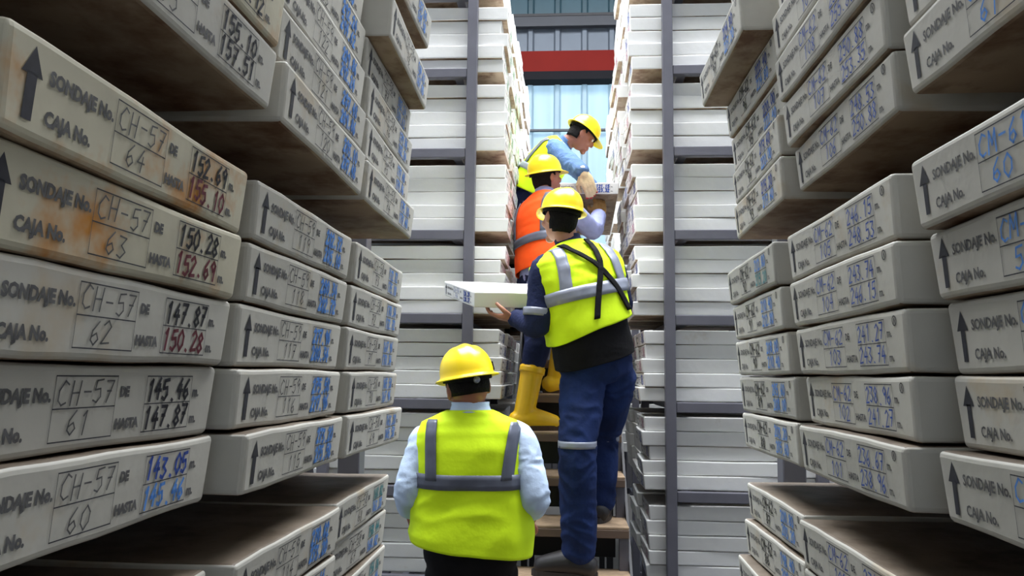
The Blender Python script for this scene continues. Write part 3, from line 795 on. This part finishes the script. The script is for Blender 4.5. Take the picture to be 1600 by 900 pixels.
# ------------------------------------------------------------------ worker with back to the camera, on the floor
YV = 3.06
root = empty('person', (at(735, 700, YV).x, YV, 0))
tag(root, 'person in lime vest and pale blue shirt, back to camera, at foot of stairs', 'person')
pel, nk = at(737, 888, YV + .02), at(735, 639, YV)
T = Torso(pel, nk, V(1, .06, 0), V(1, -.06, 0), V(0, -.015, 0), .95)
VP = [(-.1, .165, .14), (.0, .20, .155), (.10, .222, .162), (.22, .232, .160), (.40, .222, .145), (.60, .206, .135), (.75, .200, .128), (.85, .198, .112), (.92, .176, .094), (.965, .115, .076), (1.0, .070, .066)]
H = head_matrix(at(731, 602, YV), math.radians(24), math.radians(-5), math.radians(-8))
arms = [(at(668, 688, YV), at(641, 768, YV - .04), at(650, 822, YV + .12), dict(d=V(.3, 1, .05), nrm=V(.3, 0, -1), side=1)),
        (at(808, 686, YV), at(836, 774, YV - .06), at(824, 818, YV + .16), dict(d=V(-.3, 1, .05), nrm=V(-.3, 0, -1), side=-1))]
xx = lambda p: at(p, 900, YV).x
legs = [(at(705, 900, YV + .02), V(xx(702), YV, .47), V(xx(698), YV + .04, .09)), (at(768, 900, YV + .02), V(xx(770), YV - .02, .47), V(xx(774), YV, .09))]
person(T, H, arms, legs, SKIND, root)
shirt(T, arms, SHIRTB, root, .004, .064, .056, .054, .38, .008, t0=.28, seed=3)
trousers(T, legs, BLACKC, root, .100, .08, .075, inf=.016)
W_ = (.011, 6, 5)
v = vest_obj(T, LIME, root, .15, .995, .012, VP, *W_, hem=lambda a: -.055 * math.cos(a))
band(T, .525, .615, .0185, VP, *W_, v, REFLD, slope=-.006)
patch(T, [(t / 100, -.150, -.107, 'b') for t in range(58, 99, 2) if t < 95], .0190, VP, *W_, v, 'reflective_stripe', REFLD)
patch(T, [(t / 100, .128 + .0011 * (t - 60), .172 + .0009 * (t - 60), 'b') for t in range(58, 94, 2)], .0190, VP, *W_, v, 'reflective_stripe', REFLD)
for s in (-1, 1): patch(T, [(t / 100, s * .10, s * .142, 'f') for t in range(25, 93, 3)], .0190, VP, *W_, v, 'reflective_stripe', REFLD)
collar(T, SHIRTB, root, .073, .026)
head_parts(H, root, -.045, True)
for (h, k, a), s in zip(legs, (-1, 1)): shoe('shoe', a, V(s * .15, 1, 0), SHOEM, root, 0.0, 1, None, .055)

# ------------------------------------------------------------------ worker in jeans on the stairs, holding a box
root = empty('person', (at(915, 500, 3.75).x, 3.75, TZ[0]))
tag(root, 'person in blue jeans and lime vest with crossed black straps, holding a box', 'person')
pel, nk = at(932, 583, 3.74), at(889, 382, 3.72)
LJ = (at(952, 408, 3.82) - at(842, 412, 3.64)).normalized()
T = Torso(pel, nk, V(1, .35, 0), LJ, V(.02, -.05, .0), .97)
VJ = [(.2, .185, .155), (.36, .195, .158), (.5, .196, .150), (.65, .208, .142), (.78, .220, .132), (.86, .216, .115), (.92, .178, .095), (.965, .112, .078), (1.0, .070, .066)]
H = head_matrix(at(876, 341, 3.72), math.radians(32), math.radians(2), math.radians(7)) @ Matrix.Scale(.93, 4)
arms = [(at(850, 420, 3.62), at(840, 508, 3.62), at(806, 498, 3.80), dict(d=V(-1, .15, .12), nrm=V(0, .1, 1), side=-1, curl=(15, 25, 20))),
        (at(955, 420, 3.86), at(970, 480, 3.98), at(945, 470, 4.18), dict(d=V(-.4, 1, .2), nrm=V(-.2, 0, 1), side=1))]
zf0, zf1 = TZ[0], TZ[1]
legs = [(at(911, 592, 3.70), at(902, 705, 3.60), V(at(904, 860, 3.64).x, 3.64, zf0 + .10)), (at(958, 590, 3.80), at(940, 690, 3.90), V(at(937, 800, 3.92).x, 3.92, zf1 + .10))]
person(T, H, arms, legs, SKIN, root)
shirt(T, arms, NAVY, root, .006, .064, .058, .044, .97, .005, seed=6)
J = trousers(T, legs, JEANS, root, .100, .080, .074, .010, 8, .99)
PB = [(-.05, .15, .12), (.06, .178, .142), (.2, .178, .138), (.35, .172, .130), (.5, .175, .130)]
vest_obj(T, BLACKC, root, .10, .48, .012, PB, .004, 9, 3, 'black_waist_cover', hem=lambda a: .03 * math.cos(a))
W_ = (.011, 7, 2)
v = vest_obj(T, LIME, root, .34, .995, .012, VJ, *W_, hem=lambda a: .05 * math.cos(a) - .03 * max(0, -math.cos(a)))
band(T, .55, .64, .019, VJ, *W_, v, REFL, slope=.01)
for s in (-1, 1):
    patch(T, [(t / 100, s * (.098 + .0006 * (94 - t)), s * (.150 + .0006 * (94 - t)), 'b') for t in range(60, 95, 2)], .018, VJ, *W_, v, 'reflective_stripe', REFL)
    patch(T, [(t / 100, s * .100, s * .152, 'f') for t in range(40, 95, 3)], .018, VJ, *W_, v, 'reflective_stripe', REFL)
def strap(pts, w=.026):
    P = catmull([V(a, b, 0) for a, b in pts], 8)
    patch(T, [(p.x, p.y - w / 2, p.y + w / 2, 'b') for p in P], .027, VJ, .004, 8, 2, root, 'harness_strap', BLACKC, .006)
strap([(.955, -.100), (.90, -.07), (.82, -.015), (.74, .035), (.60, .095), (.42, .150)], .030)
strap([(.975, .035), (.90, .045), (.80, .045), (.72, .035), (.58, -.0), (.40, -.035)], .028)
cuff(at(841, 488, 3.62), at(840, 498, 3.62), .070, root, REFL, wid=.036)
cuff(legs[0][1] + V(0, 0, .03), legs[0][1] + V(0, .0, -.1), .0865, root, REFL, wid=.03)
cuff(legs[1][1] + V(0, 0, .02), legs[1][1] + V(0, .0, -.1), .084, root, REFL, wid=.03)
collar(T, NAVY, root, .064, .032)
head_parts(H, root, -.092)
shoe('boot', legs[0][2], V(-1, .12, 0), SHOEM, root, zf0, 1.08, None, .062, SHOEM)
shoe('boot', legs[1][2], V(.15, 1, 0), SHOEM, root, zf1, 1.05, None, .060, SHOEM)

# ------------------------------------------------------------------ worker in orange vest and yellow boots
root = empty('person', (at(842, 500, 4.6).x, 4.6, TZ[3]))
tag(root, 'person in orange vest, navy trousers and yellow rubber boots, higher on the stairs', 'person')
pel, nk = at(852, 462, 4.70), at(851, 306, 4.86)
T = Torso(pel, nk, V(.72, -.68, 0), V(.70, -.70, 0), V(-.03, -.03, 0), .90)
H = head_matrix(at(853, 277, 4.88), math.radians(-52), math.radians(12), math.radians(2)) @ Matrix.Scale(.93, 4)
fr = T.frame(.84); rs = fr[0] + fr[2] * .16; ls = fr[0] - fr[2] * .16
arms = [(ls, at(888, 352, 5.12), at(902, 346, 5.30), None),
        (rs, at(926, 360, 4.94), at(936, 336, 5.16), None)]
zb0, zb1 = TZ[3], TZ[4]
legs = [(at(842, 470, 4.68), at(840, 535, 4.40), V(at(819, 645, 4.38).x, 4.38, zb0 + .10)), (at(858, 470, 4.62), at(882, 515, 4.60), V(at(870, 590, 4.66).x, 4.66, zb1 + .10))]
person(T, H, arms, legs, SKIN, root)
shirt(T, arms, SHIRTL, root, .006, .062, .060, .048, .92, .005, seed=9)
trousers(T, legs, NAVY, root, .096, .074, .050, .006, 10, .52)
VO = [(.1, .178, .145), (.3, .178, .140), (.5, .180, .136), (.7, .190, .134), (.82, .195, .122), (.90, .175, .10), (.96, .118, .08), (1.0, .070, .064)]
W_ = (.005, 9, 7)
v = vest_obj(T, ORANGE, root, .22, .99, .012, VO, *W_)
band(T, .44, .52, .018, VO, *W_, v, REFLD)
for s in (-1, 1):
    patch(T, [(t / 100, s * .105, s * .150, 'b') for t in range(52, 93, 3)], .018, VO, *W_, v, 'reflective_stripe', REFLD)
    patch(T, [(t / 100, s * .105, s * .150, 'f') for t in range(25, 93, 3)], .018, VO, *W_, v, 'reflective_stripe', REFLD)
collar(T, SHIRTL, root, .064, .032)
head_parts(H, root, -.078)
for w_, d_, n_, sd in ((arms[1][2], V(.05, .35, .9), V(-.2, .95, -.2), 1), (arms[0][2], V(.1, .3, .9), V(0, 1, 0), -1)):
    bm = bmesh.new(); hand(bm, w_, d_, n_, sd, (20, 25, 20), 4, 1.0, 1, 1.2); tube(bm, [w_ - Vector(d_) * .05, w_ + Vector(d_) * .01], [.036, .032], 14, 1)
    fuse('work_glove', bm, GLOVET, root, .0045, 2)
for (h, k, a), sz, d_ in ((legs[0], zb0, V(1, .25, 0)), (legs[1], zb1, V(1, .35, 0))):
    dd = (k - a).normalized(); shoe('rubber_boot', a, d_, BOOTM, root, sz, 1.12, a + dd * .24, .064)

# ------------------------------------------------------------------ top worker bending over the box
root = empty('person', (at(830, 400, 5.65).x, 5.65, TZ[5] + RISE))
tag(root, 'person in denim shirt, lime vest and cream gloves, bending over atop the stairs', 'person')
pel, nk = at(818, 327, 5.70), at(882, 224, 5.62)
T = Torso(pel, nk, V(.25, -1, 0), V(.25, -1, 0), V(-.04, 0, .06), .98)
H = head_matrix(at(909, 211, 5.60), math.radians(-76), math.radians(-36), math.radians(0)) @ Matrix.Scale(.96, 4)
fr = T.frame(.84); rs = fr[0] + fr[2] * .17; ls = fr[0] - fr[2] * .17
wR = at(909, 268, 5.06)
arms = [(ls, at(905, 268, 5.95), at(925, 292, 5.95), None), (rs, at(894, 258, 5.24), wR, None)]
zt = TZ[5] + RISE
legs = [(at(818, 345, 5.80), V(at(812, 430, 5.80).x, 5.75, zt + .50), V(at(806, 500, 5.8).x, 5.80, zt + .10)), (at(826, 347, 5.58), V(at(822, 430, 5.5).x, 5.52, zt + .50), V(at(815, 500, 5.5).x, 5.55, zt + .10))]
person(T, H, arms, legs, SKIND, root)
shirt(T, arms, DENIM, root, .006, .068, .062, .048, .99, .007, seed=12)
trousers(T, legs, NAVY, root, .10, .076, .07, .005, 14)
VT = [(.0, .19, .15), (.15, .19, .148), (.4, .180, .142), (.6, .182, .138), (.8, .180, .128), (.88, .160, .112), (.93, .125, .098), (.97, .10, .082), (1.0, .076, .068)]
v = vest_obj(T, LIME, root, .20, .995, .012, VT, .006, 8, 4)
band(T, .42, .50, .018, VT, .006, 8, 4, v, REFL)
for s in (-1, 1): patch(T, [(t / 100, s * .085, s * .13, 'b') for t in range(50, 90, 3)], .018, VT, .006, 8, 4, v, 'reflective_stripe', REFLD)
collar(T, DENIM, root, .064, .032)
head_parts(H, root, -.075)
boxc = at(916, 303, 5.10)          # bottom centre of the held box's near end
for w_, d_, n_, sd, red in ((wR, V(.42, .0, -.9), V(-.1, 1, .1), -1, True), (arms[0][2], V(.2, -.1, -1), V(.1, -.6, -.3), 1, False)):
    bm = bmesh.new(); tp = hand(bm, w_ + Vector(d_) * .02, d_, n_, sd, (12, 22, 20), 5, 1.0, 1, 1.3)
    tube(bm, [w_ - Vector(d_) * .01, w_ + Vector(d_) * .03], [.040, .034], 14, 1)
    g = fuse('work_glove', bm, GLOVE, root, .0045, 2)
    if red:
        bm = bmesh.new()
        for a, b, r in tp: tube(bm, [(a + b) / 2 - root.location, b - root.location], [r * 1.08, r * 1.1], 10, 1)
        link('red_fingertip', bm, GRED, g, True).matrix_parent_inverse.identity()
for (h, k, a) in legs: shoe('boot', a, V(1, .1, 0), SHOEM, root, zt, 1.05, None, .058)

# ------------------------------------------------------------------ the two carried boxes
o = bpy.data.objects.new('core_box', FARM_B[0].copy()); COL.objects.link(o)
o.location = boxc; o.rotation_euler = (math.radians(-5.5), 0, math.radians(0))
tag(o, 'white core box with brown underside, held overhead by two gloved workers', 'core box', 'core boxes carried by workers')
# box on the arm of the worker in jeans: near end left, top tipped towards the camera
A = at(740, 481, 3.72); B = at(693, 462, 4.08); D = at(820, 482, 3.853)
o = bpy.data.objects.new('core_box', FARM_B[1].copy()); COL.objects.link(o)
ex = (A - B).normalized(); ey = (D - A); ey = (ey - ex * ey.dot(ex)).normalized(); ez = ex.cross(ey)
mm = Matrix((ex, ey, ez)).transposed().to_4x4(); mm.translation = A - ex * BW / 2
for vv in o.data.vertices: vv.co.y *= .86
o.matrix_world = mm
tag(o, 'white core box carried at elbow height on the arm of the worker in jeans', 'core box', 'core boxes carried by workers')
